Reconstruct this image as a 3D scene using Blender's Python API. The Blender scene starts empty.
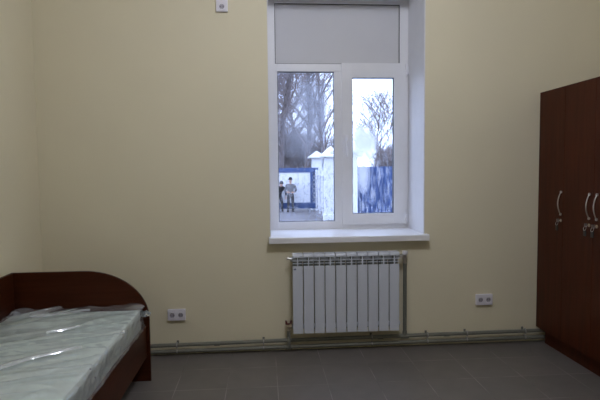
import bpy, bmesh, math, random
from mathutils import Vector, Matrix, noise
S = bpy.context.scene
COL = S.collection
PI = math.pi

# ------------------------------------------------------------------ camera, world, lamps, exposure
EYE = 1.38
pitch, yaw, roll = math.atan(31/500), math.atan(37/500), 0.0105
fw = Vector((math.sin(yaw)*math.cos(pitch), math.cos(yaw)*math.cos(pitch), -math.sin(pitch)))
r0 = Vector((math.cos(yaw), -math.sin(yaw), 0)); u0 = r0.cross(fw)
rr = r0*math.cos(roll) - u0*math.sin(roll)
uu = r0*math.sin(roll) + u0*math.cos(roll)
cd = bpy.data.cameras.new('camera'); cam = bpy.data.objects.new('camera', cd); COL.objects.link(cam)
M4 = Matrix((rr, uu, -fw)).transposed().to_4x4(); M4.translation = (0, 0, EYE)
cam.matrix_world = M4
cd.sensor_width = 36; cd.lens = 30; cd.clip_start = .02; cd.clip_end = 500
S.camera = cam

SKY = (0.92, 1.10, 1.58); SKY_STRENGTH = 2.8
wd = bpy.data.worlds.new('overcast_sky'); S.world = wd; wd.use_nodes = True
bgn = wd.node_tree.nodes['Background']
bgn.inputs[0].default_value = (*SKY, 1); bgn.inputs[1].default_value = SKY_STRENGTH

LAMP_POS = (0.48, 1.72, 3.03); LAMP_COLOR = (0.95, 0.98, 1.12); LAMP_STRENGTH = 102.0
S.view_settings.view_transform = 'Standard'; S.view_settings.look = 'None'
S.view_settings.exposure = 0.0; S.view_settings.gamma = 1; S.view_settings.use_curve_mapping = False

# ------------------------------------------------------------------ materials
def nodes(name):
    m = bpy.data.materials.new(name); m.use_nodes = True
    nt = m.node_tree; nt.nodes.clear()
    out = nt.nodes.new('ShaderNodeOutputMaterial')
    return m, nt, out
def N(nt, t, **k):
    n = nt.nodes.new(t)
    for a, v in k.items(): setattr(n, a, v)
    return n
def mat(name, col, rough=.5, metal=0, var=.06, scale=12, bump=0, stretch=(1, 1, 1), spec=.5, bscale=None, coat=0):
    m, nt, out = nodes(name)
    b = N(nt, 'ShaderNodeBsdfPrincipled')
    b.inputs['Roughness'].default_value = rough; b.inputs['Metallic'].default_value = metal
    b.inputs['Specular IOR Level'].default_value = spec
    b.inputs['Coat Weight'].default_value = coat
    tc = N(nt, 'ShaderNodeTexCoord'); mp = N(nt, 'ShaderNodeMapping'); mp.inputs['Scale'].default_value = stretch
    nz = N(nt, 'ShaderNodeTexNoise'); nz.inputs['Scale'].default_value = scale; nz.inputs['Detail'].default_value = 5
    rp = N(nt, 'ShaderNodeValToRGB')
    lo = [c*(1-var) for c in col]; hi = [min(1, c*(1+var)) for c in col]
    rp.color_ramp.elements[0].position = .3; rp.color_ramp.elements[1].position = .7
    rp.color_ramp.elements[0].color = (*lo, 1); rp.color_ramp.elements[1].color = (*hi, 1)
    L = nt.links.new
    L(tc.outputs['Object'], mp.inputs[0]); L(mp.outputs[0], nz.inputs['Vector']); L(nz.outputs['Fac'], rp.inputs[0])
    L(rp.outputs[0], b.inputs['Base Color'])
    if bump:
        bn = N(nt, 'ShaderNodeBump'); bn.inputs['Strength'].default_value = bump; bn.inputs['Distance'].default_value = .01
        n2 = N(nt, 'ShaderNodeTexNoise'); n2.inputs['Scale'].default_value = bscale or scale*4; n2.inputs['Detail'].default_value = 4
        L(mp.outputs[0], n2.inputs['Vector']); L(n2.outputs['Fac'], bn.inputs['Height']); L(bn.outputs[0], b.inputs['Normal'])
    L(b.outputs[0], out.inputs[0])
    return m

m_wall = mat('pale_yellow_paint', (.755, .695, .515), .75, var=.02, scale=1.5, bump=.08, bscale=60, spec=.25)
m_ceil = mat('ceiling_paint', (.8, .79, .76), .9, var=.02, spec=.2)
m_reveal = mat('white_reveal_plaster', (.78, .78, .80), .6, var=.02, spec=.3)
m_pvc = mat('white_plastic_profile', (.80, .80, .82), .35, var=.015)
m_infill = mat('grey_white_infill_panel', (.64, .64, .66), .5, var=.02, scale=3)
m_gasket = mat('black_rubber_gasket', (.03, .03, .035), .6)
m_chrome = mat('chrome', (.66, .65, .65), .3, 1, var=.02)
m_brass = mat('nickel_brass', (.62, .55, .45), .35, 1, var=.04)
m_wood = mat('dark_cherry_laminate', (.056, .0135, .0050), .36, var=.22, scale=5, stretch=(6, 6, .45), spec=.12)
m_bed = mat('red_brown_laminate', (.050, .0125, .0045), .38, var=.20, scale=5, stretch=(.5, .5, 7), spec=.12)
m_edge = mat('red_brown_edge_banding', (.13, .042, .02), .4, var=.1)
m_rad = mat('white_enamel', (.60, .635, .71), .38, var=.015)
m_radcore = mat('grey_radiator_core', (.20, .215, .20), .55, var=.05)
m_pipe = mat('grey_green_painted_pipe', (.165, .165, .135), .5, var=.08, scale=8)
m_clip = mat('galvanised_clip_steel', (.34, .34, .31), .5, var=.05)
m_red = mat('red_lever_plastic', (.11, .03, .025), .4)
m_white = mat('white_plastic', (.82, .82, .86), .35, var=.01)
m_socket = mat('lilac_white_plastic', (.80, .78, .84), .35, var=.01)
m_dark = mat('black_plastic', (.02, .02, .02), .4)
m_mattress = mat('pale_green_mattress_fabric', (.76, .85, .80), .85, var=.06, scale=25, bump=.2, bscale=90)
m_label = mat('blue_red_label', (.12, .14, .25), .5)

def mat_tiles():
    m, nt, out = nodes('grey_brown_floor_tiles'); L = nt.links.new
    b = N(nt, 'ShaderNodeBsdfPrincipled'); b.inputs['Roughness'].default_value = .42
    tc = N(nt, 'ShaderNodeTexCoord'); mp = N(nt, 'ShaderNodeMapping')
    P_ = .322
    mp.inputs['Location'].default_value = (-.075/P_ + 40, -3.43/P_ + 40, 0); mp.inputs['Scale'].default_value = (1/P_, 1/P_, 1/P_)
    br = N(nt, 'ShaderNodeTexBrick'); br.offset = 0; br.squash = 1
    br.inputs['Scale'].default_value = 1; br.inputs['Mortar Size'].default_value = .007; br.inputs['Mortar Smooth'].default_value = .3
    br.inputs['Brick Width'].default_value = 1; br.inputs['Row Height'].default_value = 1; br.inputs['Bias'].default_value = 0
    br.inputs['Color1'].default_value = (.128, .116, .108, 1); br.inputs['Color2'].default_value = (.143, .129, .120, 1)
    nz = N(nt, 'ShaderNodeTexNoise'); nz.inputs['Scale'].default_value = 3.1; nz.inputs['Detail'].default_value = 3
    rp = N(nt, 'ShaderNodeValToRGB')
    rp.color_ramp.elements[0].position = .40; rp.color_ramp.elements[0].color = (.085, .078, .072, 1)
    rp.color_ramp.elements[1].position = .62; rp.color_ramp.elements[1].color = (.30, .28, .26, 1)
    L(tc.outputs['Object'], mp.inputs[0]); L(mp.outputs[0], br.inputs['Vector']); L(tc.outputs['Object'], nz.inputs['Vector'])
    L(nz.outputs['Fac'], rp.inputs[0]); L(rp.outputs[0], br.inputs['Mortar'])
    n2 = N(nt, 'ShaderNodeTexNoise'); n2.inputs['Scale'].default_value = 9; n2.inputs['Detail'].default_value = 6
    L(tc.outputs['Object'], n2.inputs['Vector'])
    mx = N(nt, 'ShaderNodeMix', data_type='RGBA', blend_type='OVERLAY'); mx.inputs[0].default_value = .18
    L(br.outputs['Color'], mx.inputs[6]); L(n2.outputs['Fac'], mx.inputs[7])
    L(mx.outputs[2], b.inputs['Base Color'])
    bn = N(nt, 'ShaderNodeBump'); bn.inputs['Strength'].default_value = .4; bn.inputs['Distance'].default_value = .002; bn.invert = True
    L(br.outputs['Fac'], bn.inputs['Height']); L(bn.outputs[0], b.inputs['Normal'])
    L(b.outputs[0], out.inputs[0]); return m
m_tiles = mat_tiles()

def mat_film(name='clear_polythene_film', d0=.10, d1=.42):
    m, nt, out = nodes(name); L = nt.links.new
    tr = N(nt, 'ShaderNodeBsdfTransparent'); tr.inputs[0].default_value = (.97, .98, .98, 1)
    gl = N(nt, 'ShaderNodeBsdfGlossy'); gl.inputs['Roughness'].default_value = .10; gl.inputs[0].default_value = (.9, .92, .95, 1)
    df = N(nt, 'ShaderNodeBsdfDiffuse'); df.inputs[0].default_value = (.85, .87, .90, 1)
    lw = N(nt, 'ShaderNodeFresnel'); lw.inputs[0].default_value = 1.5
    ma = N(nt, 'ShaderNodeMath', operation='MULTIPLY_ADD'); ma.inputs[1].default_value = .85; ma.inputs[2].default_value = .06
    tc = N(nt, 'ShaderNodeTexCoord'); nz = N(nt, 'ShaderNodeTexNoise'); nz.inputs['Scale'].default_value = 5; nz.inputs['Detail'].default_value = 6
    L(tc.outputs['Object'], nz.inputs['Vector'])
    rp = N(nt, 'ShaderNodeMapRange'); rp.inputs[1].default_value = .4; rp.inputs[2].default_value = .75; rp.inputs[3].default_value = d0; rp.inputs[4].default_value = d1
    L(nz.outputs['Fac'], rp.inputs[0])
    m1 = N(nt, 'ShaderNodeMixShader'); m2 = N(nt, 'ShaderNodeMixShader')
    L(rp.outputs[0], m1.inputs[0]); L(tr.outputs[0], m1.inputs[1]); L(df.outputs[0], m1.inputs[2])
    L(lw.outputs[0], ma.inputs[0]); L(ma.outputs[0], m2.inputs[0]); L(m1.outputs[0], m2.inputs[1]); L(gl.outputs[0], m2.inputs[2])
    L(m2.outputs[0], out.inputs[0]); return m
m_film = mat_film()
m_fold = mat_film('whiter_polythene_film', .35, .8)

def mat_glass(name, blobs, low_z, low_amt, streak, fogcol):
    """window glass with condensation: soft fogged patches (x, z, rx, rz, amount) and droplets below low_z"""
    m, nt, out = nodes(name); L = nt.links.new
    tc = N(nt, 'ShaderNodeTexCoord'); sp = N(nt, 'ShaderNodeSeparateXYZ'); L(tc.outputs['Object'], sp.inputs[0])
    def math_(op, a, b=None, clamp=False):
        n = N(nt, 'ShaderNodeMath', operation=op); n.use_clamp = clamp
        for i, v in enumerate((a, b)):
            if v is None: continue
            if isinstance(v, (int, float)): n.inputs[i].default_value = v
            else: L(v, n.inputs[i])
        return n.outputs[0]
    nz = N(nt, 'ShaderNodeTexNoise'); nz.inputs['Scale'].default_value = 9; nz.inputs['Detail'].default_value = 4
    L(tc.outputs['Object'], nz.inputs['Vector'])
    tot = None
    for (x, z, rx, rz, a) in blobs:
        dx = math_('DIVIDE', math_('SUBTRACT', sp.outputs[0], x), rx); dz = math_('DIVIDE', math_('SUBTRACT', sp.outputs[2], z), rz)
        d = math_('ADD', math_('MULTIPLY', dx, dx), math_('MULTIPLY', dz, dz))
        d = math_('ADD', d, math_('MULTIPLY', math_('SUBTRACT', nz.outputs['Fac'], .5), 1.2))
        g = math_('MULTIPLY', math_('SUBTRACT', 1, d, True), a)
        tot = g if tot is None else math_('MAXIMUM', tot, g)
    mp = N(nt, 'ShaderNodeMapping'); mp.inputs['Scale'].default_value = (1, 1, streak); L(tc.outputs['Object'], mp.inputs[0])
    n2 = N(nt, 'ShaderNodeTexNoise'); n2.inputs['Scale'].default_value = 42; n2.inputs['Detail'].default_value = 5; n2.inputs['Roughness'].default_value = .7
    L(mp.outputs[0], n2.inputs['Vector'])
    mr = N(nt, 'ShaderNodeMapRange'); mr.inputs[1].default_value = .50; mr.inputs[2].default_value = .66; mr.inputs[3].default_value = 0; mr.inputs[4].default_value = low_amt
    L(n2.outputs['Fac'], mr.inputs[0])
    zf = N(nt, 'ShaderNodeMapRange'); zf.inputs[1].default_value = low_z; zf.inputs[2].default_value = low_z-.15; zf.inputs[3].default_value = .05; zf.inputs[4].default_value = 1
    L(sp.outputs[2], zf.inputs[0])
    low = math_('MULTIPLY', mr.outputs[0], zf.outputs[0])
    fog = math_('MAXIMUM', tot, low) if tot else low
    tr = N(nt, 'ShaderNodeBsdfTransparent'); tr.inputs[0].default_value = (.94, .955, .97, 1)
    tl = N(nt, 'ShaderNodeBsdfTranslucent'); tl.inputs[0].default_value = (*fogcol, 1)
    gl = N(nt, 'ShaderNodeBsdfGlossy'); gl.inputs['Roughness'].default_value = .02
    m1 = N(nt, 'ShaderNodeMixShader'); m2 = N(nt, 'ShaderNodeMixShader'); m2.inputs[0].default_value = .03
    L(fog, m1.inputs[0]); L(tr.outputs[0], m1.inputs[1]); L(tl.outputs[0], m1.inputs[2])
    L(m1.outputs[0], m2.inputs[1]); L(gl.outputs[0], m2.inputs[2]); L(m2.outputs[0], out.inputs[0])
    return m
m_glassL = mat_glass('fogged_fixed_glass', [(.40, 1.84, .15, .34, .52), (.33, 1.66, .22, .25, .28)], 1.50, .30, .6, (.30, .31, .34))
m_glassR = mat_glass('fogged_sash_glass', [(.85, 1.58, .14, .18, .75), (.85, 1.34, .07, .20, .45)], 1.52, .36, .28, (.66, .68, .72))

# outdoors
def mat_ground():
    m, nt, out = nodes('leaf_strewn_ground'); L = nt.links.new
    b = N(nt, 'ShaderNodeBsdfPrincipled'); b.inputs['Roughness'].default_value = .95
    tc = N(nt, 'ShaderNodeTexCoord'); nz = N(nt, 'ShaderNodeTexNoise'); nz.inputs['Scale'].default_value = 6; nz.inputs['Detail'].default_value = 8; nz.inputs['Roughness'].default_value = .75
    rp = N(nt, 'ShaderNodeValToRGB'); e = rp.color_ramp.elements
    e[0].position = .42; e[0].color = (.045, .04, .045, 1); e[1].position = .6; e[1].color = (.32, .315, .33, 1)
    k = e.new(.5); k.color = (.105, .095, .10, 1)
    L(tc.outputs['Object'], nz.inputs['Vector']); L(nz.outputs['Fac'], rp.inputs[0]); L(rp.outputs[0], b.inputs['Base Color'])
    L(b.outputs[0], out.inputs[0]); return m
m_ground = mat_ground()
m_whitewash = mat('whitewashed_masonry', (.60, .61, .62), .85, var=.04, scale=4, bump=.3)
m_snow = mat('snow', (.66, .67, .69), .9, var=.02)
m_blue = mat('blue_painted_sheet', (.022, .056, .165), .5, var=.18, scale=3)
m_gatewhite = mat('white_gate_sheet', (.62, .63, .66), .5, var=.02)
m_bark = mat('dark_bark', (.13, .11, .11), .9, var=.3, scale=6)
m_twig = mat('brown_twig', (.21, .18, .18), .9, var=.3, scale=3)
m_pole = mat('pale_concrete_pole', (.50, .55, .64), .85, var=.06)
m_wire = mat('grey_cable', (.16, .16, .18), .6)
m_housewall = mat('pale_house_plaster', (.62, .60, .62), .9, var=.05)
m_roofm = mat('dark_roof_sheet', (.16, .14, .15), .7)
m_winglass = mat('dark_window_pane', (.05, .06, .08), .15)
m_skin = mat('skin', (.55, .36, .28), .6, var=.05)
m_jgrey = mat('grey_mottled_cloth', (.15, .15, .16), .9, var=.55, scale=7)
m_black = mat('black_cloth', (.018, .018, .022), .9, var=.2)
m_trous = mat('dark_grey_cloth', (.04, .04, .045), .9, var=.2)
m_boot = mat('black_boot_leather', (.015, .015, .015), .5)
m_eye = mat('eye_dark', (.02, .015, .015), .3)
m_lip = mat('lip', (.40, .2, .17), .6)

# ------------------------------------------------------------------ mesh helpers
class MB:
    def __init__(s): s.bm = bmesh.new()
    def box(s, a, b, bev=0, seg=2):
        x0, x1 = sorted((a[0], b[0])); y0, y1 = sorted((a[1], b[1])); z0, z1 = sorted((a[2], b[2]))
        t = bmesh.new()
        v = [t.verts.new((x, y, z)) for x in (x0, x1) for y in (y0, y1) for z in (z0, z1)]
        for f in ((0, 1, 3, 2), (4, 6, 7, 5), (0, 4, 5, 1), (2, 3, 7, 6), (0, 2, 6, 4), (1, 5, 7, 3)): t.faces.new([v[i] for i in f])
        bmesh.ops.recalc_face_normals(t, faces=t.faces[:])
        if bev: bmesh.ops.bevel(t, geom=t.edges[:], offset=bev, segments=seg, profile=.7, affect='EDGES')
        s.add(t); return s
    def add(s, t):
        me = bpy.data.meshes.new('tmp'); t.to_mesh(me); t.free(); s.bm.from_mesh(me); bpy.data.meshes.remove(me)
    def tube(s, pts, r, n=12, caps=True):
        pts = [Vector(p) for p in pts]; rs = r if isinstance(r, (list, tuple)) else [r]*len(pts)
        rings = []; prev = None
        for i, p in enumerate(pts):
            if i == 0: d = pts[1]-p
            elif i == len(pts)-1: d = p-pts[i-1]
            else: d = (pts[i+1]-p).normalized() + (p-pts[i-1]).normalized()
            d.normalize()
            if prev is None:
                a = d.cross(Vector((0, 0, 1)) if abs(d.z) < .9 else Vector((1, 0, 0))).normalized()
            else:
                a = (prev - d*prev.dot(d))
                a = a.normalized() if a.length > 1e-6 else d.orthogonal().normalized()
            prev = a; b = d.cross(a)
            rings.append([s.bm.verts.new(p + (a*math.cos(2*PI*k/n) + b*math.sin(2*PI*k/n))*rs[i]) for k in range(n)])
        for i in range(len(rings)-1):
            for k in range(n):
                s.bm.faces.new((rings[i][k], rings[i][(k+1) % n], rings[i+1][(k+1) % n], rings[i+1][k]))
        if caps:
            s.bm.faces.new(rings[0][::-1]); s.bm.faces.new(rings[-1])
        return s
    def cyl(s, a, b, r, n=20, r2=None): return s.tube([a, b], [r, r if r2 is None else r2], n)
    def sphere(s, c, r, sc=(1, 1, 1), u=14, v=9):
        t = bmesh.new(); bmesh.ops.create_uvsphere(t, u_segments=u, v_segments=v, radius=r)
        for q in t.verts: q.co = Vector((q.co.x*sc[0]+c[0], q.co.y*sc[1]+c[1], q.co.z*sc[2]+c[2]))
        s.add(t); return s
    def prism(s, prof, axis, a, b, bev=0):
        """extrude a 2D outline along an axis from a to b"""
        def P(u, v, w):
            return {'x': (w, u, v), 'y': (u, w, v), 'z': (u, v, w)}[axis]
        t = bmesh.new()
        A = [t.verts.new(P(u, v, a)) for u, v in prof]; B = [t.verts.new(P(u, v, b)) for u, v in prof]
        n = len(prof)
        t.faces.new(A); t.faces.new(B[::-1])
        for i in range(n): t.faces.new((A[i], B[i], B[(i+1) % n], A[(i+1) % n]))
        bmesh.ops.recalc_face_normals(t, faces=t.faces[:])
        if bev:
            es = [e for e in t.edges if (e.verts[0] in A and e.verts[1] in A) or (e.verts[0] in B and e.verts[1] in B)]
            bmesh.ops.bevel(t, geom=es, offset=bev, segments=2, affect='EDGES')
        s.add(t); return s
    def ring(s, c, ax, r0_, r1_, h, n=24):
        """flat annulus with thickness, axis 'y' or 'z'"""
        prof = []
        rings = []
        for (r, w) in ((r0_, 0), (r1_, 0), (r1_, h), (r0_, h)):
            rg = []
            for k in range(n):
                ca, sa = math.cos(2*PI*k/n)*r, math.sin(2*PI*k/n)*r
                p = (c[0]+ca, c[1]+w, c[2]+sa) if ax == 'y' else (c[0]+ca, c[1]+sa, c[2]+w)
                rg.append(s.bm.verts.new(p))
            rings.append(rg)
        for i in range(4):
            for k in range(n):
                s.bm.faces.new((rings[i][k], rings[i][(k+1) % n], rings[(i+1) % 4][(k+1) % n], rings[(i+1) % 4][k]))
        return s
    def build(s, name, m, parent=None, smooth=False, origin=None):
        bmesh.ops.recalc_face_normals(s.bm, faces=s.bm.faces[:])
        if origin is not None: bmesh.ops.translate(s.bm, verts=s.bm.verts[:], vec=-Vector(origin))
        me = bpy.data.meshes.new(name); s.bm.to_mesh(me); s.bm.free()
        me.materials.append(m)
        if smooth:
            for p in me.polygons: p.use_smooth = True
            try: me.set_sharp_from_angle(angle=math.radians(40))
            except Exception: pass
        o = bpy.data.objects.new(name, me); COL.objects.link(o)
        if origin is not None: o.location = origin
        if parent is not None:
            o.parent = parent
            b = Vector((0, 0, 0)); q = parent
            while q: b += q.location; q = q.parent
            o.location = Vector(o.location) - b
        return o
def thing(name, label, cat, loc=(0, 0, 0), group=None):
    o = bpy.data.objects.new(name, None); COL.objects.link(o); o.location = loc; o.empty_display_size = .1
    tag(o, label, cat, group); return o
def tag(o, label, cat, group=None):
    o['label'] = label; o['category'] = cat
    if group: o['group'] = group
    return o
def struct(o, label=None, cat=None):
    o['kind'] = 'structure'
    if label: o['label'] = label
    if cat: o['category'] = cat
    return o
def copy_tree(o, parent=None):
    c = o.copy(); COL.objects.link(c)
    if parent is not None: c.parent = parent
    for ch in list(o.children): copy_tree(ch, c)
    return c

# ------------------------------------------------------------------ room shell
D = 3.75; XL, XR, YB, ZC = -1.615, 2.78, -1.7, 3.18
WX0, WX1, WZ0, WZ1 = .05, 1.235, .855, 2.768
FY = 4.17                                   # face of the window frame
struct(MB().box((XL-.2, YB-.2, -.2), (XR+.2, D+.55, 0)).build('floor', m_tiles), 'dark grey brown square floor tiles with thin pale joints', 'floor')
struct(MB().box((XL-.2, YB-.2, ZC), (XR+.2, D+.55, ZC+.2)).build('ceiling', m_ceil), 'plain white ceiling of the room', 'ceiling')
w = MB().box((XL-.2, D, 0), (WX0, D+.55, ZC)).box((WX1, D, 0), (XR+.2, D+.55, ZC)).box((WX0, D, 0), (WX1, D+.55, WZ0-.03)).box((WX0, D, WZ1), (WX1, D+.55, ZC))
struct(w.build('wall_back', m_wall), 'pale yellow wall with the window and radiator', 'wall')
struct(MB().box((XL-.2, YB, 0), (XL, D, ZC)).build('wall_left', m_wall), 'pale yellow side wall behind the bed', 'wall')
struct(MB().box((XR, YB, 0), (XR+.2, D, ZC)).build('wall_right', m_wall), 'pale yellow side wall behind the wardrobe', 'wall')
struct(MB().box((XL-.2, YB-.2, 0), (XR+.2, YB, ZC)).build('wall_front', m_wall), 'pale yellow wall facing the window', 'wall')
rv = MB().box((WX1-.006, D-.002, WZ0), (WX1+.001, FY+.01, WZ1)).box((WX0-.001, D-.002, WZ0), (WX0+.006, FY+.01, WZ1)).box((WX0, D-.002, WZ1-.006), (WX1, FY+.01, WZ1+.001))
struct(rv.build('trim_1', m_reveal), 'white plastered window reveal', 'window reveal')

# ------------------------------------------------------------------ window
win = bpy.data.objects.new('window_1', None); COL.objects.link(win); win.location = (.64, FY, WZ0)
struct(win, 'white plastic two pane window with a blank panel on top', 'window')
fb = .003
f = MB()
f.box((.056, FY, .86), (.115, FY+.07, 2.766), fb).box((.115, FY, .86), (.131, FY+.07, 2.246), fb).box((1.158, FY, .86), (1.229, FY+.07, 2.766), fb)
f.box((.115, FY, 2.735), (1.158, FY+.07, 2.766), fb).box((.131, FY, .86), (1.158, FY+.07, .937), fb)
f.box((.131, FY, 2.183), (1.158, FY+.07, 2.246), fb).box((.603, FY, .937), (.668, FY+.07, 2.183), fb)
f.build('frame', m_pvc, win)
g = MB()
for a, b in (((.115, 2.246), (1.158, 2.735)), ((.131, .937), (.603, 2.183))):
    g.box((a[0], FY+.012, a[1]), (a[0]+.0045, FY+.03, b[1])).box((b[0]-.0045, FY+.012, a[1]), (b[0], FY+.03, b[1]))
    g.box((a[0]+.0045, FY+.012, a[1]), (b[0]-.0045, FY+.03, a[1]+.0045)).box((a[0]+.0045, FY+.012, b[1]-.0045), (b[0]-.0045, FY+.03, b[1]))
g.build('gasket', m_gasket, win)
MB().box((.1195, FY+.02, 2.2505), (1.1535, FY+.05, 2.7305)).build('infill_panel', m_infill, win)
MB().box((.1355, FY+.024, .9415), (.5985, FY+.030, 2.1785)).build('fixed_glass', m_glassL, win, origin=(0, 0, 0))
sash = MB()
sx0, sx1, sz0, sz1 = .664, 1.205, .905, 2.252
gx0, gx1, gz0, gz1 = .752, 1.106, .998, 2.133
sy0, sy1 = FY-.018, FY-.001
def rect_frame(mb, x0, x1, z0, z1, a0, a1, c0, c1, y0, y1, bev):
    mb.box((x0, y0, z0), (a0, y1, z1), bev).box((a1, y0, z0), (x1, y1, z1), bev)
    mb.box((a0-.002, y0, c1), (a1+.002, y1, z1), bev).box((a0-.002, y0, z0), (a1+.002, y1, c0), bev)
rect_frame(sash, sx0, sx1, sz0, sz1, gx0, gx1, gz0, gz1, sy0, sy1, .004)
so = sash.build('sash', m_pvc, win)
gs = MB(); rect_frame(gs, gx0, gx1, gz0, gz1, gx0+.0045, gx1-.0045, gz0+.0045, gz1-.0045, FY-.004, FY+.028, 0)
gs.build('sash_gasket', m_gasket, so)
MB().box((gx0+.0045, FY+.024, gz0+.0045), (gx1-.0045, FY+.030, gz1-.0045)).build('sash_glass', m_glassR, so, origin=(0, 0, 0))
h = MB().box((.688, sy0-.012, 1.59), (.716, sy0, 1.66), .004).cyl((.702, sy0-.03, 1.62), (.702, sy0-.01, 1.62), .009)
h.tube([(.702, sy0-.03, 1.632), (.702, sy0-.034, 1.6), (.702, sy0-.034, 1.5), (.702, sy0-.032, 1.48)], [.008, .0105, .010, .007], 10)
h.build('window_handle', m_white, so, True)
for z in (2.195, .955):
    hb = MB().cyl((1.207, FY-.024, z-.045), (1.207, FY-.024, z+.045), .0085).box((1.207, FY-.022, z-.035), (1.228, FY-.001, z+.035), .003)
    hb.cyl((1.207, FY-.024, z-.05), (1.207, FY-.024, z-.045), .006).cyl((1.207, FY-.024, z+.045), (1.207, FY-.024, z+.05), .006)
    hb.build('hinge', m_white, so, True)
sill = MB().prism([(D-.07, .829), (D-.07, .866), (D-.066, .872), (FY+.03, .872), (FY+.03, .848), (D-.045, .848), (D-.045, .829)], 'x', .045, 1.2485)
# the part of the board inside the opening is as wide as the opening, the nose overhangs it
sl = sill.build('window_sill', m_pvc, win)
MB().box((.0400, D-.071, .8265), (.0455, D-.002, .8745), .001).build('end_cap', m_pvc, sl)
MB().box((1.248, D-.071, .8265), (1.2535, D-.002, .8745), .001).build('end_cap', m_pvc, sl)

# ------------------------------------------------------------------ ceiling lamp (above the picture)
lm, nt, out = nodes('lit_opal_glass')
em = N(nt, 'ShaderNodeEmission'); em.inputs[0].default_value = (*LAMP_COLOR, 1); em.inputs[1].default_value = LAMP_STRENGTH
nt.links.new(em.outputs[0], out.inputs[0])
lp = thing('ceiling_lamp', 'round opal glass lamp hanging from the white ceiling', 'lamp', (LAMP_POS[0], LAMP_POS[1], ZC))
MB().cyl((LAMP_POS[0], LAMP_POS[1], ZC-.03), (LAMP_POS[0], LAMP_POS[1], ZC), .07, 24).build('ceiling_rose', m_white, lp, True)
MB().cyl((LAMP_POS[0], LAMP_POS[1], LAMP_POS[2]+.12), (LAMP_POS[0], LAMP_POS[1], ZC-.03), .012, 12).build('stem', m_white, lp, True)
MB().sphere(LAMP_POS, .125, u=20, v=12).build('glass_shade', lm, lp, True)

# ------------------------------------------------------------------ wardrobe
WF, WB, Y0, Y1, WH = 2.139, 2.72, 2.76, 3.742, 1.948
wr = thing('wardrobe', 'tall dark cherry wardrobe with three doors along the right wall', 'wardrobe', (2.43, 3.27, 0))
b = MB()
t = .018
b.box((WF+.02, Y0, WH-t), (WB, Y1, WH)).box((WF+.02, Y0, 0), (WB, Y0+t, WH-t)).box((WF+.02, Y1-t, .118), (WB, Y1, WH-t))
b.box((WB-.006, Y0+t, .118), (WB, Y1-t, WH-t)).box((WF+.02, Y0+t, .10), (WB-.006, Y1-.085, .118)).box((WF+.022, Y0+.3, .118), (WB-.006, Y0+.318, WH-t))
b.build('body', m_wood, wr)
MB().box((WF+.045, Y0+t, 0), (WF+.063, Y1-.056, .10)).build('plinth', m_wood, wr)
dy = (Y1-Y0)/3
seams = [Y1, 3.4145, 3.087, Y0]
def bow(ym, z0, z1):
    p = []
    for i in range(13):
        a = i/12; p.append((WF-.003-.023*math.sin(PI*a)**.8, ym, z0+(z1-z0)*a))
    return MB().tube(p, [.0030+.0014*math.sin(PI*i/12) for i in range(13)], 10).cyl((WF-.008, ym, z0), (WF, ym, z0), .009, 14).cyl((WF-.008, ym, z1), (WF, ym, z1), .009, 14)
hy = [3.440, 3.125, 3.050]
klabs = ['key with black tag in the wardrobe door nearest the window wall', 'key with black tag in the middle wardrobe door',
         'key with black tag in the wardrobe door closest to the viewer']
for i in range(3):
    ya, yb = seams[i+1]+.0015, seams[i]-.0015
    dr = MB().box((WF, ya, .118), (WF+.018, yb, WH-.002), .0012).build('door', m_wood, wr)
    bow(hy[i], 1.035, 1.195).build('handle', m_chrome, dr, True)
    MB().cyl((WF-.004, hy[i], .990), (WF, hy[i], .990), .011, 18).build('lock', m_brass, dr, True)
    k = thing('key', klabs[i], 'key', (WF-.006, hy[i], .990), 'keys in the wardrobe doors')
    y = hy[i]
    MB().cyl((WF-.018, y, .990), (WF-.0045, y, .990), .0028, 8).box((WF-.034, y-.0015, .980), (WF-.016, y+.0015, 1.002), .0008).build('blade', m_chrome, k)
    rg = [(WF-.028+.004*math.cos(a), y+.013*math.sin(a)+.004, .970+.014*math.cos(a)) for a in [2*PI*j/16 for j in range(17)]]
    MB().tube(rg, .0013, 6, False).build('ring', m_chrome, k, True)
    MB().box((WF-.028, y-.006, .918), (WF-.022, y+.020, .958), .003).box((WF-.027, y+.003, .955), (WF-.024, y+.011, .964), .001).build('tag', m_dark, k)

# ------------------------------------------------------------------ bed
BX0, BX1, HB, FB = XL+.006, -.752, 3.27, 1.30
bed = thing('single_bed', 'dark red-brown single bed with a round-cornered headboard', 'bed', ((BX0+BX1)/2, (HB+FB)/2, 0))
def head_profile(x0, x1, zt, rx, rz, n=18):
    p = [(x0, 0), (x1, 0), (x1, zt-rz)]
    for i in range(1, n+1):
        a = PI/2*i/n; p.append((x1-rx+rx*math.cos(a), zt-rz+rz*math.sin(a)))
    p.append((x0, zt)); return p
MB().prism(head_profile(BX0, BX1, .738, .41, .325), 'y', HB, HB+.02, .0015).build('headboard', m_bed, bed, False)
MB().prism(head_profile(-(HB-.001), -(FB+.02), .738, .41, .325), 'x', 0, .02, .0015)
sb = MB(); prof = [(-(u), v) for u, v in head_profile(-(HB-.001), -(FB+.021), .738, .41, .325)]
sb.prism(prof, 'x', BX0, BX0+.02, .0015).build('side_board', m_bed, bed)
MB().box((BX1-.04, FB+.021, .165), (BX1-.02, HB-.001, .368), .0015).build('side_rail', m_bed, bed)
MB().box((BX0, FB, 0), (BX1, FB+.02, .42), .0015).build('footboard', m_bed, bed)
MB().box((BX0+.021, FB+.022, .33), (BX1-.041, HB-.002, .348)).build('base_board', m_bed, bed)

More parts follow.
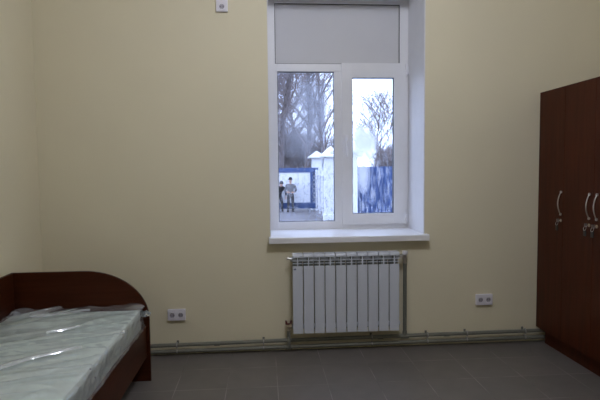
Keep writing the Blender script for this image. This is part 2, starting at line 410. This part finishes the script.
# mattress with its plastic wrapping
MX0, MX1, MY0, MY1, MZ0, MZ1 = BX0+.03, -.770, FB+.04, HB-.025, .349, .485
mt = thing('mattress', 'pale green mattress still in clear plastic wrapping on the bed', 'mattress', ((MX0+MX1)/2, (MY0+MY1)/2, MZ0))
MB().box((MX0, MY0, MZ0), (MX1-.028, MY1, MZ1), .025, 4).build('core', m_mattress, mt, True)
def ridge(x, y, sx, sy, off, sh=0):
    v = noise.noise(Vector(((x+sh*y)*sx+off, (y-sh*x)*sy+off*.7, off)))
    return (1-abs(v)*2.2)
fl = MB(); nu, nv = 150, 240
sec = []                                      # cross-section (x, z, nx, nz): over the top and down the open side
xt = MX1-.022
for i in range(nu+1):
    s_ = i/nu
    Ltop = xt-.02-(MX0+.004); Larc = .02*PI/2; Ldrop = .105
    d = s_*(Ltop+Larc+Ldrop)
    if d < Ltop: sec.append((MX0+.004+d, MZ1+.006, 0, 1))
    elif d < Ltop+Larc:
        a = (d-Ltop)/.02; sec.append((xt-.02+.02*math.sin(a)+.004*math.sin(a), MZ1-.014+.02*math.cos(a), math.sin(a), math.cos(a)))
    else:
        q = (d-Ltop-Larc)/Ldrop; sec.append((xt+.004+.010*q, MZ1-.014-(d-Ltop-Larc), 1, .05))
grid = []
for j in range(nv+1):
    y = MY0-.004 + (MY1+.012-MY0)*j/nv; row = []
    for i, (x, z, nx, nz) in enumerate(sec):
        k = i/nu*1.0
        xx, yy = x if nz > .5 else x+(MZ1-z), y
        r1 = ridge(xx, yy, 1.7, 8.0, 3.1, .55); r2 = ridge(xx, yy, 5, 13, 9.4, -.35); r3 = ridge(xx, yy, 22, 9, 5.5, .2)
        a = .020*max(0, r1-.55)/.45*(noise.noise(Vector((xx*2, yy*2, 4)))+.5) + .004*max(0, r2-.3) + .0016*noise.noise(Vector((xx*16, yy*16, 2)))
        if nz < .5: a = .006*max(0, r3) + .006*(noise.noise(Vector((yy*9, z*6, 7)))+.3)
        edge = max(0, 1-(MY1-y)/.09)
        if nz > .5: a += edge*(.012+.012*noise.noise(Vector((xx*9, yy*20, 1))))
        a = max(a, -.003)
        row.append(fl.bm.verts.new((x+nx*a, y, z+nz*a)))
    grid.append(row)
for j in range(nv):
    for i in range(nu): fl.bm.faces.new((grid[j][i], grid[j][i+1], grid[j+1][i+1], grid[j+1][i]))
film = fl.build('plastic_wrap', m_film, mt)
for p in film.data.polygons: p.use_smooth = True
# long raised folds in a whiter, more opaque version of the film
FOLDS = [[(-1.36, 2.10), (-1.193, 2.296), (-1.107, 2.394), (-1.0, 2.473), (-.912, 2.519)], [(-1.19, 2.775), (-1.11, 2.835), (-1.04, 2.87)], [(-1.40, 3.07), (-1.25, 3.15), (-1.10, 3.20)]]
for fd in FOLDS:
    pts = [Vector((max(x, MX0+.01), y, 0)) for x, y in fd]; fm = MB(); rows = []
    nseg = 30
    for i in range(nseg+1):
        u = i/nseg*(len(pts)-1); k = min(len(pts)-2, int(u)); p = pts[k].lerp(pts[k+1], u-k); d = (pts[k+1]-pts[k]).normalized(); nr = Vector((-d.y, d.x, 0))
        wd_ = .022*math.sin(PI*min(1, max(.06, i/nseg)))**.6*(.75+.5*noise.noise(Vector((p.x*8, p.y*8, 6)))); row = []
        for j in range(7):
            v = j/6*2-1
            row.append(fm.bm.verts.new(p+nr*v*wd_+Vector((0, 0, MZ1+.016+.012*(1-v*v)+.004*noise.noise(Vector((p.x*14, p.y*14, v)))))))
        rows.append(row)
    for i in range(nseg):
        for j in range(6): fm.bm.faces.new((rows[i][j], rows[i+1][j], rows[i+1][j+1], rows[i][j+1]))
    fo = fm.build('film_fold', m_fold, film)
    for p in fo.data.polygons: p.use_smooth = True
# gathered ear of film at the head-end corner
ear = MB(); en = 14; ge = []
for i in range(en+1):
    u = i/en; row = []
    for j in range(7):
        v = j/6-.5
        row.append(ear.bm.verts.new((MX1-.035+.085*u, MY1-.005-.05*u-.03*abs(v)*2+.02*noise.noise(Vector((u*3, v*4, 3))), MZ1-.012+.008*u+v*(.055-.03*u)+.012*noise.noise(Vector((u*4, v*5, 8))))))
    ge.append(row)
for i in range(en):
    for j in range(6): ear.bm.faces.new((ge[i][j], ge[i+1][j], ge[i+1][j+1], ge[i][j+1]))
e_ = ear.build('wrap_corner', m_film, film)
for p in e_.data.polygons: p.use_smooth = True

# ------------------------------------------------------------------ radiator
RX0, RX1, RZ0, RZ1, RY = .206, 1.008, .163, .756, 3.62
rad = thing('radiator', 'white ten-section radiator on the wall under the window', 'radiator', ((RX0+RX1)/2, 3.67, RZ0))
pw = (RX1-RX0)/10
for i in range(10):
    xc = RX0+pw*(i+.5); hw = pw/2-.003
    sct = MB()
    # front plate with rounded vertical edges
    sct.box((xc-hw, RY, RZ0), (xc+hw, RY+.010, .668), .004)
    # curved top deflector
    pr = [(RY, .732), (RY+.001, .744), (RY+.010, .754), (RY+.022, RZ1), (RY+.078, RZ1), (RY+.084, .752), (RY+.084, .742), (RY+.012, .738), (RY+.008, .730)]
    sct.prism(pr, 'x', xc-hw, xc+hw)
    # centre web and cross bars in the grille opening
    sct.box((xc-.0035, RY+.001, .664), (xc+.0035, RY+.03, .740)).box((xc-hw, RY+.004, .704), (xc+hw, RY+.012, .709)).box((xc-hw, RY+.004, .684), (xc+hw, RY+.012, .689))
    so_ = sct.build('section', m_rad, rad)
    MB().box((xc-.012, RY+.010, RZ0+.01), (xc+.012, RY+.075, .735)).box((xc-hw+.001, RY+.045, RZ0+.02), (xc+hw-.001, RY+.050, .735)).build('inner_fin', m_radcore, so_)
for z in (RZ0+.045, .712):
    MB().cyl((RX0-.002, RY+.047, z), (RX1+.002, RY+.047, z), .018, 20).build('header_tube', m_rad, rad, True)
MB().cyl((RX0-.012, RY+.047, .712), (RX0, RY+.047, .712), .017, 18).cyl((RX0-.026, RY+.047, .718), (RX0-.010, RY+.047, .718), .006, 12).cyl((RX0-.036, RY+.047, .718), (RX0-.024, RY+.047, .718), .010, 14).build('air_vent', m_chrome, rad, True)
MB().cyl((RX1, RY+.047, RZ0+.045), (RX1+.012, RY+.047, RZ0+.045), .017, 18).build('end_plug', m_rad, rad, True)
lb = MB().box((RX0+.010, RY-.0008, .640), (RX0+.028, RY-.0001, .648)).prism([(RX0+.016, .648), (RX0+.026, .648), (RX0+.022, .656)], 'y', RY-.0008, RY-.0001)
lb.build('maker_mark', m_label, rad)
for x in (RX0+pw*2, RX1-pw*2):
    MB().box((x-.008, RY+.048, .690), (x+.008, D, .705)).box((x-.012, D-.004, .66), (x+.012, D, .73)).build('wall_bracket', m_rad, rad)

# ------------------------------------------------------------------ heating pipes
PY = 3.705; PR = .014
def zu(x): return .080 + (x+.78)*.0052
def zl(x): return .033 + (x+.78)*.0035
RISX = 1.071
up = MB().tube([(XL+.005, PY, zu(XL)), (.3, PY, zu(.3)+.004), (2.6, PY, zu(2.6))], PR, 14)
pu = up.build('heating_pipe', m_pipe, None, True)
tag(pu, 'upper grey-green heating pipe along the foot of the wall', 'pipe')
lw_ = MB().tube([(XL+.005, PY, zl(XL)), (.3, PY, zl(.3)+.002), (2.6, PY, zl(2.6))], PR, 14)
pl_ = lw_.build('heating_pipe', m_pipe, None, True)
tag(pl_, 'lower grey-green heating pipe just above the floor tiles', 'pipe')
MB().cyl((RISX-.03, PY, zu(RISX-.03)), (RISX+.03, PY, zu(RISX+.03)), .018, 16).cyl((RISX, PY, zu(RISX)), (RISX, PY, zu(RISX)+.04), .017, 16).build('tee_fitting', m_pipe, pu, True)
for x in (-.36, .88, 1.40): MB().cyl((x-.02, PY, zu(x-.02)), (x+.02, PY, zu(x+.02)), .016, 16).build('coupling', m_pipe, pu, True)
rs = thing('riser_pipe', 'vertical grey-green pipe rising on the right of the radiator', 'pipe', (RISX, PY, zu(RISX)+.04))
MB().cyl((RISX, PY, zu(RISX)+.041), (RISX, PY, .66), PR, 16).build('pipe', m_pipe, rs, True)
MB().cyl((RISX, PY, .655), (RISX, PY, .69), .016, 8).build('nut', m_chrome, rs)
vy = RY+.047
tv = thing('radiator_valve', 'white-capped valve at the upper right corner of the radiator', 'valve', (RISX, PY, .69))
MB().tube([(RISX, PY, .691), (RISX, PY, .712), (RISX-.008, PY-.01, .716), (RX1+.004, vy, .716)], [.0145, .0145, .013, .011], 14).cyl((RX1+.008, vy, .716), (RX1+.03, vy, .716), .016, 8).build('valve_body', m_chrome, tv, True)
MB().cyl((RISX, PY, .716), (RISX, PY, .726), .016, 20).cyl((RISX, PY, .726), (RISX, PY, .750), .021, 20, .019).build('valve_cap', m_white, tv, True)
VX = .178
bvp = thing('ball_valve', 'small ball valve with red lever by the lower left radiator corner', 'valve', (VX, PY, zl(VX)+.013))
MB().cyl((VX, PY-.004, zu(VX)+.030), (VX, PY-.004, .17), PR, 14).build('stub_pipe', m_pipe, bvp, True)
# branch loops over the upper pipe and joins the lower one in a tee
MB().tube([(VX, PY-.004, zu(VX)+.034), (VX, PY-.03, zu(VX)+.012), (VX, PY-.03, zl(VX)+.012), (VX, PY-.022, zl(VX))], .0125, 12).build('bridge_bend', m_pipe, bvp, True)
MB().cyl((VX, PY-.004, .165), (VX, PY-.004, .182), .017, 8).sphere((VX, PY-.004, .196), .018).cyl((VX, PY-.004, .196), (VX, PY-.004, .218), .009, 12).build('valve_body', m_brass, bvp, True)
MB().tube([(VX, PY-.004, .200), (VX+.010, PY-.02, .204), (RX0-.004, vy+.002, RZ0+.045)], .012, 12).cyl((RX0-.018, vy+.004, RZ0+.045), (RX0-.004, vy+.001, RZ0+.045), .017, 8).build('union', m_brass, bvp, True)
MB().box((VX-.024, PY-.016, .212), (VX+.024, PY+.006, .220), .003).prism([(VX-.024, .218), (VX-.006, .218), (VX-.012, .238), (VX-.026, .240)], 'y', PY-.016, PY+.006).prism([(VX+.024, .218), (VX+.006, .218), (VX+.012, .238), (VX+.026, .240)], 'y', PY-.016, PY+.006).build('lever', m_red, bvp)
tf = MB().cyl((VX-.026, PY, zl(VX-.026)), (VX+.026, PY, zl(VX+.026)), .0175, 16).build('tee_fitting', m_pipe, pl_, True)
clipx = [-.655, -.012, .815, 1.25, 1.562, 2.03]
clab = ['pipe clip on the wall below the left socket', 'pipe clip left of the red ball valve', 'pipe clip below the middle of the radiator',
        'pipe clip right of the riser pipe', 'pipe clip below the right-hand double socket', 'pipe clip on the wall beside the wardrobe']
proto = None
for x, lb_ in zip(clipx, clab):
    if proto is None:
        c = thing('pipe_clip', lb_, 'pipe clip', (x, D, zu(x)), 'clips holding the heating pipes')
        MB().cyl((x, PY+PR, zu(x)), (x, D, zu(x)), .004, 8).box((x-.008, D-.003, zu(x)-.02), (x+.008, D, zu(x)+.022)).build('stud', m_pipe, c)
        k = MB().box((x-.005, PY-.004, zu(x)+PR), (x+.005, PY+.004, zu(x)+PR+.008))
        pts = [(x, PY+.0165*math.cos(a), zu(x)+.0165*math.sin(a)) for a in [2*PI*j/18 for j in range(19)]]
        k.tube(pts, .0045, 6, False)
        pts = [(x, PY+.0165*math.cos(a), zl(x)+.0165*math.sin(a)) for a in [2*PI*j/18 for j in range(19)]]
        k.tube(pts, .0045, 6, False)
        k.build('clamp', m_clip, c)
        proto = c
    else:
        c = copy_tree(proto); c.location = (x, D, zu(x)); c['label'] = lb_

# ------------------------------------------------------------------ wall sockets
def socket(loc, label, vertical, n=2):
    s_ = thing('wall_socket', label, 'socket', loc)
    x, y, z = loc; W, H_ = (.084, .131) if vertical else (.131, .084)
    MB().box((x-W/2, y-.022, z-H_/2), (x+W/2, y, z+H_/2), .004, 3).build('frame', m_socket, s_)
    for k in (-1, 1):
        cx, cz = (x, z+k*.031) if vertical else (x+k*.031, z)
        ins = MB().box((cx-.027, y-.025, cz-.029), (cx-.0205, y-.0221, cz+.029), .001).box((cx+.0205, y-.025, cz-.029), (cx+.027, y-.0221, cz+.029), .001)
        ins.box((cx-.0205, y-.025, cz+.0205), (cx+.0205, y-.0221, cz+.029), .001).box((cx-.0205, y-.025, cz-.029), (cx+.0205, y-.0221, cz-.0205), .001)
        ins.ring((cx, y-.0255, cz), 'y', .0185, .0215, .003)
        io = ins.build('socket_insert', m_socket, s_)
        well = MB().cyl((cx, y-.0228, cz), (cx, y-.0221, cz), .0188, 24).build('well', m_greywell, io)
        for q in (-.0095, .0095): MB().cyl((cx+q, y-.0236, cz), (cx+q, y-.0226, cz), .003, 10).build('contact_hole', m_dark, io)
        for q in (.0165, -.0165): MB().box((cx-.003, y-.025, cz+q-.0025), (cx+.003, y-.0225, cz+q+.0025)).build('earth_clip', m_chrome, io)
    return s_
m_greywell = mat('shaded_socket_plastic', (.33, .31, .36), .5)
socket((-.657, D, .302), 'white double wall socket between the bed and radiator', False)
socket((1.711, D, .347), 'white double wall socket between the radiator and wardrobe', False)
socket((-.277, D, 2.590), 'white upright double socket high on the wall left of the window', True)

# ------------------------------------------------------------------ outdoors
GZ = -.86
struct(MB().box((-60, D+.56, GZ-.3), (90, 150, GZ)).build('ground', m_ground), 'brownish ground with leaves and patches of snow outside', 'ground')
def pillar(x, y, wdt, cw, zb, za, label):
    p = thing('gate_pillar', label, 'pillar', (x, y, GZ), 'white pillars outside')
    MB().box((x-wdt/2, y-wdt/2, GZ), (x+wdt/2, y+wdt/2, zb-.06), .02).box((x-wdt/2-.04, y-wdt/2-.04, GZ), (x+wdt/2+.04, y+wdt/2+.04, GZ+.3), .02).build('shaft', m_whitewash, p)
    MB().box((x-cw/2, y-cw/2, zb-.06), (x+cw/2, y+cw/2, zb+.02), .012).build('cap', m_whitewash, p)
    t = bmesh.new(); h_ = cw/2-.015
    vs = [t.verts.new((x+a*h_, y+c_*h_, zb+.02)) for a, c_ in ((-1, -1), (1, -1), (1, 1), (-1, 1))]; ap = t.verts.new((x, y, za))
    t.faces.new(vs[::-1])
    for i in range(4): t.faces.new((vs[i], vs[(i+1) % 4], ap))
    m_ = MB(); m_.add(t); m_.build('snow_topping', m_snow, p)
pillar(2.945, 27.2, .52, .9, 2.02, 2.36, 'far small white pillar with pointed cap beside the white gate')
pillar(2.885, 21.2, .52, .86, 1.92, 2.35, 'middle white pillar with pointed cap left of the window mullion')
pillar(2.53, 15.0, .57, .88, 1.90, 2.33, 'nearest white pillar with pointed cap behind the right pane')
# sliding gate: white sheet in a blue frame
gt = thing('yard_gate', 'white sheet gate in a blue frame behind the standing person', 'gate', (.3, 26.75, GZ))
gx_a, gx_b = -2.6, 2.96
MB().box((gx_a+.12, 26.74, -.42), (gx_b-.42, 26.78, 1.2)).build('sheet', m_gatewhite, gt)
fr = MB().box((gx_a, 26.69, 1.2), (gx_b, 26.81, 1.44), .01).box((gx_a, 26.69, -.74), (gx_b, 26.81, -.42), .01).box((gx_a, 26.69, -.42), (gx_a+.12, 26.81, 1.2), .01).box((gx_b-.42, 26.69, -.42), (gx_b-.30, 26.81, 1.2), .01).box((gx_b-.12, 26.69, -.42), (gx_b, 26.81, 1.2), .01)
fr.build('blue_frame', m_blue, gt)
lat = MB()
for i in range(7):
    z = -.36+.23*i
    lat.tube([(gx_b-.30, 26.75, z), (gx_b-.12, 26.75, z+.2)], .022, 6).tube([(gx_b-.12, 26.75, z), (gx_b-.30, 26.75, z+.2)], .022, 6)
lat.build('lattice', m_blue, gt)
for x in (gx_a+.6, 0.2, gx_b-.5): MB().cyl((x, 26.71, GZ+.06), (x, 26.79, GZ+.06), .06, 16).build('wheel', m_wire, gt, True)
# blue fence panels
def fence(name, label, p0, p1, z0, z1, m=m_blue):
    a, b_ = Vector(p0), Vector(p1); d = (b_-a); L_ = d.length; d.normalize(); nrm = Vector((-d.y, d.x))
    f_ = thing(name, label, 'fence', (a.x, a.y, GZ))
    mb = MB(); n = int(L_/.14); prof = []
    for i in range(n+1):
        for (o_, dz) in ((.0, 0), (.35, 0), (.5, .035), (.85, .035)):
            u = min(L_, (i+o_)*.14); q = a+d*u+nrm*dz; prof.append((q.x, q.y))
            if u >= L_: break
    back = [(x+nrm.x*.012, y+nrm.y*.012) for x, y in prof][::-1]
    mb.prism(prof+back, 'z', z0, z1); mb.build('sheet', m, f_)
    rl = MB()
    for z in (z0+.25, z1-.25): rl.tube([(*(a+nrm*.07), z), (*(b_+nrm*.07), z)], .025, 8)
    rl.build('rail', m, f_)
    k = int(L_/2.4)+1
    for i in range(k+1):
        q = a+d*(L_*i/k)+nrm*.10
        MB().box((q.x-.04, q.y-.04, GZ), (q.x+.04, q.y+.04, z1+.03), .005).build('post', m, f_)
    return f_
fence('sheet_fence', 'blue sheet fence right of the nearest white pillar', (2.86, 15.0), (9.5, 15.1), -.72, 1.43)
fence('sheet_fence', 'white sheet fence between the far and middle white pillars', (2.90, 21.6), (2.94, 26.5), -.72, 1.30, m_gatewhite)

# people -------------------------------------------------------------
def skin_mesh(name, verts, edges, rad, m, parent, sub=2):
    me = bpy.data.meshes.new(name); me.from_pydata([Vector(v) for v in verts], edges, []); me.update()
    o = bpy.data.objects.new(name, me); COL.objects.link(o)
    md = o.modifiers.new('s', 'SKIN'); md.use_smooth_shade = True
    lay = me.skin_vertices[0].data if me.skin_vertices else None
    if lay is None:
        bm = bmesh.new(); bm.from_mesh(me); bm.verts.layers.skin.verify(); bm.to_mesh(me); bm.free(); lay = me.skin_vertices[0].data
    for i, r in enumerate(rad):
        lay[i].radius = (r, r) if not isinstance(r, tuple) else r; lay[i].use_root = (i == 0)
    sb_ = o.modifiers.new('u', 'SUBSURF'); sb_.levels = sub; sb_.render_levels = sub
    dg = bpy.context.evaluated_depsgraph_get(); dg.update()
    nm = bpy.data.meshes.new_from_object(o.evaluated_get(dg)); nm.materials.clear(); nm.materials.append(m)
    o.modifiers.clear(); o.data = nm; nm.name = name
    o.parent = parent
    return o
def person(label, loc, rz, jacket, trousers, hat, pose, scale=1.0):
    """standing figure facing -Y in its own space; joints in metres"""
    root = thing('person', label, 'person', loc); root.rotation_euler.z = rz; root.scale = (scale,)*3
    J = pose; V, E_, R_ = [], [], []
    def v(p, r): V.append(p); R_.append(r); return len(V)-1
    def chain(start, pts):
        a = start
        for p, r in pts:
            b2 = v(p, r); E_.append((a, b2)); a = b2
        return a
    pel = v(J['pelvis'], (.11, .08))
    ch = chain(pel, [(J['belly'], (.10, .07)), (J['chest'], (.11, .07)), (J['neck0'], (.055, .055)), (J['neck1'], (.055, .055)), (J['head0'], (.082, .095)), (J['head1'], (.085, .105)), (J['crown'], (.05, .06))])
    chest = 2
    hands = {}
    for s_ in ('L', 'R'):
        w_ = chain(chest, [(J['sh'+s_], .045), (J['el'+s_], .036), (J['wr'+s_], .030), (J['pa'+s_], (.04, .022))]); hands[s_] = w_
        pa, wr_ = Vector(J['pa'+s_]), Vector(J['wr'+s_]); d = (pa-wr_).normalized(); sd = d.cross(Vector((0, 1, 0))).normalized()
        if sd.length < .1: sd = Vector((1, 0, 0))
        cl = Vector((0, 1, 0)) if abs(d.y) < .7 else Vector((0, 0, -1))
        for q in range(4):
            base = pa+sd*(.027-.018*q)
            ln = (.07, .08, .075, .06)[q]
            f1 = v(base+d*.03, .010); E_.append((w_, f1))
            chain(f1, [(base+d*(.03+ln*.5)+cl*.008, .0095), (base+d*(.03+ln*.85)+cl*.035, .008)])
        th = v(wr_+d*.035+sd*.035, .011); E_.append((w_, th)); chain(th, [(wr_+d*.075+sd*.06+cl*.012, .009)])
        chain(pel, [(J['hip'+s_], .07), (J['kn'+s_], .05), (J['an'+s_], .032), (Vector(J['an'+s_]).lerp(Vector(J['to'+s_]), .6), (.026, .018))])
    skin_mesh('body', V, E_, R_, m_skin, root)
    # clothes follow the same joints, slightly larger
    V, E_, R_ = [], [], []
    hem = Vector(J['pelvis'])+Vector((0, 0, -.20))
    a = v(hem, (.175, .135)); b2 = chain(a, [(J['pelvis'], (.172, .135)), (J['belly'], (.168, .13)), (J['chest'], (.185, .14)), (J['neck0'], (.085, .085))])
    for s_ in ('L', 'R'):
        w0, w1 = Vector(J['el'+s_]), Vector(J['wr'+s_])
        chain(3, [(J['sh'+s_], .085), (J['el'+s_], .063), (w0.lerp(w1, .95), .047)])
    skin_mesh('jacket', V, E_, R_, jacket, root)
    V, E_, R_ = [], [], []
    a = v(J['pelvis'], (.115, .10))
    for s_ in ('L', 'R'):
        k0, k1 = Vector(J['kn'+s_]), Vector(J['an'+s_])
        chain(a, [(J['hip'+s_], .105), (J['kn'+s_], .078), (k0.lerp(k1, .93), .065)])
    skin_mesh('trousers', V, E_, R_, trousers, root)
    for s_ in ('L', 'R'):
        an, to = Vector(J['an'+s_]), Vector(J['to'+s_])
        V, E_, R_ = [], [], []
        a = v(an+Vector((0, 0, .13)), .060); chain(a, [(an+Vector((0, .012, -.01)), .066), (an.lerp(to, .55)+Vector((0, 0, .005)), (.060, .052)), (to, (.052, .04))])
        skin_mesh('boot', V, E_, R_, m_boot, root)
    h0, h1, cr = Vector(J['head0']), Vector(J['head1']), Vector(J['crown'])
    up_ = (cr-h0).normalized()
    ht = MB()
    t = bmesh.new(); bmesh.ops.create_uvsphere(t, u_segments=20, v_segments=12, radius=1)
    for q in t.verts:
        z = max(q.co.z, -.15); q.co = Vector((q.co.x*.104, q.co.y*.120, z*.125))
    for q in t.verts: q.co = q.co+h1+up_*.035
    ht.add(t); ht.ring(tuple(h1+up_*.018-Vector((0, 0, .012))), 'z', .095, .118, .035, 20)
    ht.build('hat', hat, root, True).location = (0, 0, 0)
    fc = h0.lerp(h1, .45)
    fy = fc.y-.098
    hd = MB().sphere((fc.x, fy-.004, fc.z-.012), .016, (.8, 1.1, 1.5)).build('nose', m_skin, root, True); hd.location = (0, 0, 0)
    for k in (-1, 1):
        e1 = MB().sphere((fc.x+k*.032, fy+.006, fc.z+.022), .011, (1.3, .7, .8)).build('eye', m_eye, root, True); e1.location = (0, 0, 0)
        e2 = MB().sphere((fc.x+k*.092, fc.y+.01, fc.z), .026, (.4, .8, 1.2)).build('ear', m_skin, root, True); e2.location = (0, 0, 0)
    m1 = MB().sphere((fc.x, fy+.008, fc.z-.055), .02, (1.2, .5, .35)).build('mouth', m_lip, root, True); m1.location = (0, 0, 0)
    return root
pose1 = dict(pelvis=(0, 0, .95), belly=(0, 0, 1.12), chest=(0, .01, 1.34), neck0=(0, .01, 1.48), neck1=(0, 0, 1.55), head0=(0, -.015, 1.60), head1=(0, -.02, 1.70), crown=(0, -.01, 1.78),
             shL=(-.20, .01, 1.42), elL=(-.30, .04, 1.14), wrL=(-.17, -.17, 1.05), paL=(-.10, -.21, 1.05),
             shR=(.20, .01, 1.42), elR=(.31, .03, 1.15), wrR=(.19, -.17, 1.06), paR=(.12, -.21, 1.05),
             hipL=(-.095, 0, .88), knL=(-.115, -.02, .49), anL=(-.13, .02, .09), toL=(-.15, -.15, .035),
             hipR=(.095, 0, .88), knR=(.115, -.02, .49), anR=(.13, .02, .09), toR=(.16, -.15, .035))
person('person in a grey mottled jacket and dark trousers standing before the gate', (1.44, 26.1, GZ), -.12, m_jgrey, m_trous, m_black, pose1, .985)
pose2 = dict(pelvis=(0, .10, .88), belly=(0, .06, 1.04), chest=(.02, -.06, 1.22), neck0=(.03, -.13, 1.33), neck1=(.03, -.16, 1.38), head0=(.03, -.20, 1.41), head1=(.03, -.24, 1.50), crown=(.03, -.25, 1.57),
             shL=(-.19, -.08, 1.28), elL=(-.30, -.14, 1.02), wrL=(-.22, -.30, .85), paL=(-.20, -.33, .78),
             shR=(.22, -.08, 1.28), elR=(.33, -.12, 1.02), wrR=(.27, -.28, .83), paR=(.25, -.31, .76),
             hipL=(-.10, .10, .82), knL=(-.14, -.02, .46), anL=(-.17, .08, .09), toL=(-.20, -.09, .035),
             hipR=(.10, .10, .82), knR=(.14, -.04, .46), anR=(.15, .05, .09), toR=(.18, -.12, .035))
person('person in black clothes leaning forward at the left window frame edge', (.86, 26.36, GZ), .35, m_black, m_black, m_black, pose2, .985)

# utility pole and cable
up_ = thing('utility_pole', 'pale concrete utility pole behind the white pillars', 'pole', (4.85, 40, GZ))
MB().cyl((4.85, 40, GZ), (4.85, 40, 8.4), .17, 16, .12).build('shaft', m_pole, up_, True)
MB().box((4.15, 39.95, 7.9), (5.55, 40.05, 8.02)).build('cross_arm', m_pole, up_)
for x in (4.25, 5.45): MB().cyl((x, 40, 8.02), (x, 40, 8.16), .04, 10).build('insulator', m_white, up_, True)
wp = [(5.45+(26-5.45)*i/16, 40+1.5*i/16, 8.15-3.4*(i/16)*(1-i/16)*1.6-.9*i/16) for i in range(17)]
tag(MB().tube(wp, .018, 5).build('power_cable', m_wire), 'thin cable sagging right from the utility pole', 'cable')

# house far behind the gate
hs = thing('house', 'pale house with dark roof between the trees beyond the gate', 'house', (1.6, 52, GZ))
MB().box((-.6, 50, GZ), (3.6, 55, 3.0)).build('wall', m_housewall, hs)
MB().prism([(49.6, 3.0), (55.4, 3.0), (52.5, 4.6)], 'x', -.9, 3.9).build('roof', m_snow, hs)
for x in (.4, 2.4):
    wo = MB().box((x-.45, 49.95, .6), (x+.45, 50.0, 1.9)).build('window', m_white, hs)
    MB().box((x-.38, 49.94, .67), (x+.38, 49.951, 1.83)).build('pane', m_winglass, wo)

# trees
def tree(name, label, x, y, hgt, spread, seed, depth, nb, r0_, cat='tree', lean=(0, 0), group=None, up=.5, low=.25, stems=1, rmin=.007):
    rnd = random.Random(seed)
    t_ = thing(name, label, cat, (x, y, GZ), group)
    tr_, tw = MB(), MB()
    def grow(p, d, ln, r, lev):
        n = 4 if lev < 2 else 3
        pts = [p]; dd = d.copy()
        for i in range(n):
            dd = (dd + Vector((rnd.uniform(-1, 1), rnd.uniform(-1, 1), rnd.uniform(-.4, .8)))*(.14 if lev == 0 else .24)).normalized()
            pts.append(pts[-1]+dd*ln/n)
        re = r*.5
        rs_ = [r+(re-r)*i/n for i in range(n+1)]
        (tr_ if lev == 0 else tw).tube(pts, rs_, 7 if lev == 0 else (5 if lev == 1 else 3), False)
        if lev >= depth: return
        k = nb[min(lev, len(nb)-1)]
        for i in range(k):
            u = low+(1-low)*(i+rnd.random())/k if lev == 0 else .2+.8*(i+rnd.random())/k
            q = u*n; i0 = min(n-1, int(q)); pp = pts[i0].lerp(pts[i0+1], q-i0)
            a = rnd.uniform(0, 2*PI); side = Vector((math.cos(a), math.sin(a), 0))
            base = (pts[i0+1]-pts[i0]).normalized()
            nd = (base*up + side*spread + Vector((0, 0, .25))).normalized()
            l2 = ln*(.62-.28*u if lev == 0 else .55)*rnd.uniform(.7, 1.15)
            grow(pp, nd, l2, max(rmin, (r+(re-r)*u)*.5), lev+1)
    for s_ in range(stems):
        a = rnd.uniform(0, 2*PI)
        d0 = Vector((lean[0], lean[1], 1)) if stems == 1 else Vector((math.cos(a)*.45, math.sin(a)*.45, 1))
        grow(Vector((x, y, GZ))+(Vector((math.cos(a), math.sin(a), 0))*.25 if stems > 1 else Vector((0, 0, 0))), d0.normalized(), hgt, r0_, 0)
    tr_.build('trunk', m_bark, t_, True); tw.build('branches', m_twig, t_)
    return t_
GT = 'bare trees beyond the gate'
tree('bare_tree', 'thick dark bare tree at the left edge of the left pane', 1.3, 36, 11, .75, 3, 4, (15, 8, 6, 4), .24, group=GT)
tree('bare_tree', 'tall forked bare tree left of centre in the left pane', 2.9, 38, 12, .70, 8, 4, (14, 8, 6, 4), .20, lean=(.05, 0), group=GT)
tree('bare_tree', 'slim bare tree in front of the utility pole', 4.5, 36, 9.5, .6, 12, 4, (11, 6, 5, 3), .12, lean=(-.03, 0), group=GT)
tree('bare_tree', 'bare tree behind the right edge of the left pane', 5.6, 46, 10, .6, 21, 4, (11, 6, 5, 3), .15, lean=(-.06, 0), group=GT)
tree('bare_tree', 'tall dense bare tree far behind the pale house on its left', .7, 58, 13, .75, 41, 4, (16, 8, 7, 4), .26, group=GT)
tree('bare_tree', 'tall dense bare tree far behind the pale house on its right', 4.4, 59, 13, .75, 42, 4, (16, 8, 7, 4), .26, group=GT)
tree('bare_tree', 'slender lone bare tree in the middle of the right pane', 8.95, 40, 6.6, .75, 17, 4, (22, 7, 5, 2), .07, up=.7, group=GT, low=.3, rmin=.013)
for i, (x, y, h_, sd, lb_) in enumerate([(1.5, 42, 4.4, 31, 'dense brown bush left of the pale house beyond the gate'), (3.9, 41, 5.0, 32, 'dense dark bush beyond the gate behind the far pillar'),
        (5.7, 43, 3.8, 33, 'brown bush behind the middle white pillar'), (10.3, 38, 3.0, 34, 'brown bush above the blue fence at the right pane edge'), (12.0, 44, 3.7, 35, 'tall brown bush furthest right beyond the blue fence'),
        (8.4, 47, 1.6, 36, 'low brown bush at the foot of the lone bare tree')]):
    tree('bare_bush', lb_, x, y, h_, .8, sd, 3, (11, 9, 7), .05, 'bush', group='bare bushes beyond the fences', low=.05, stems=8, rmin=.011)
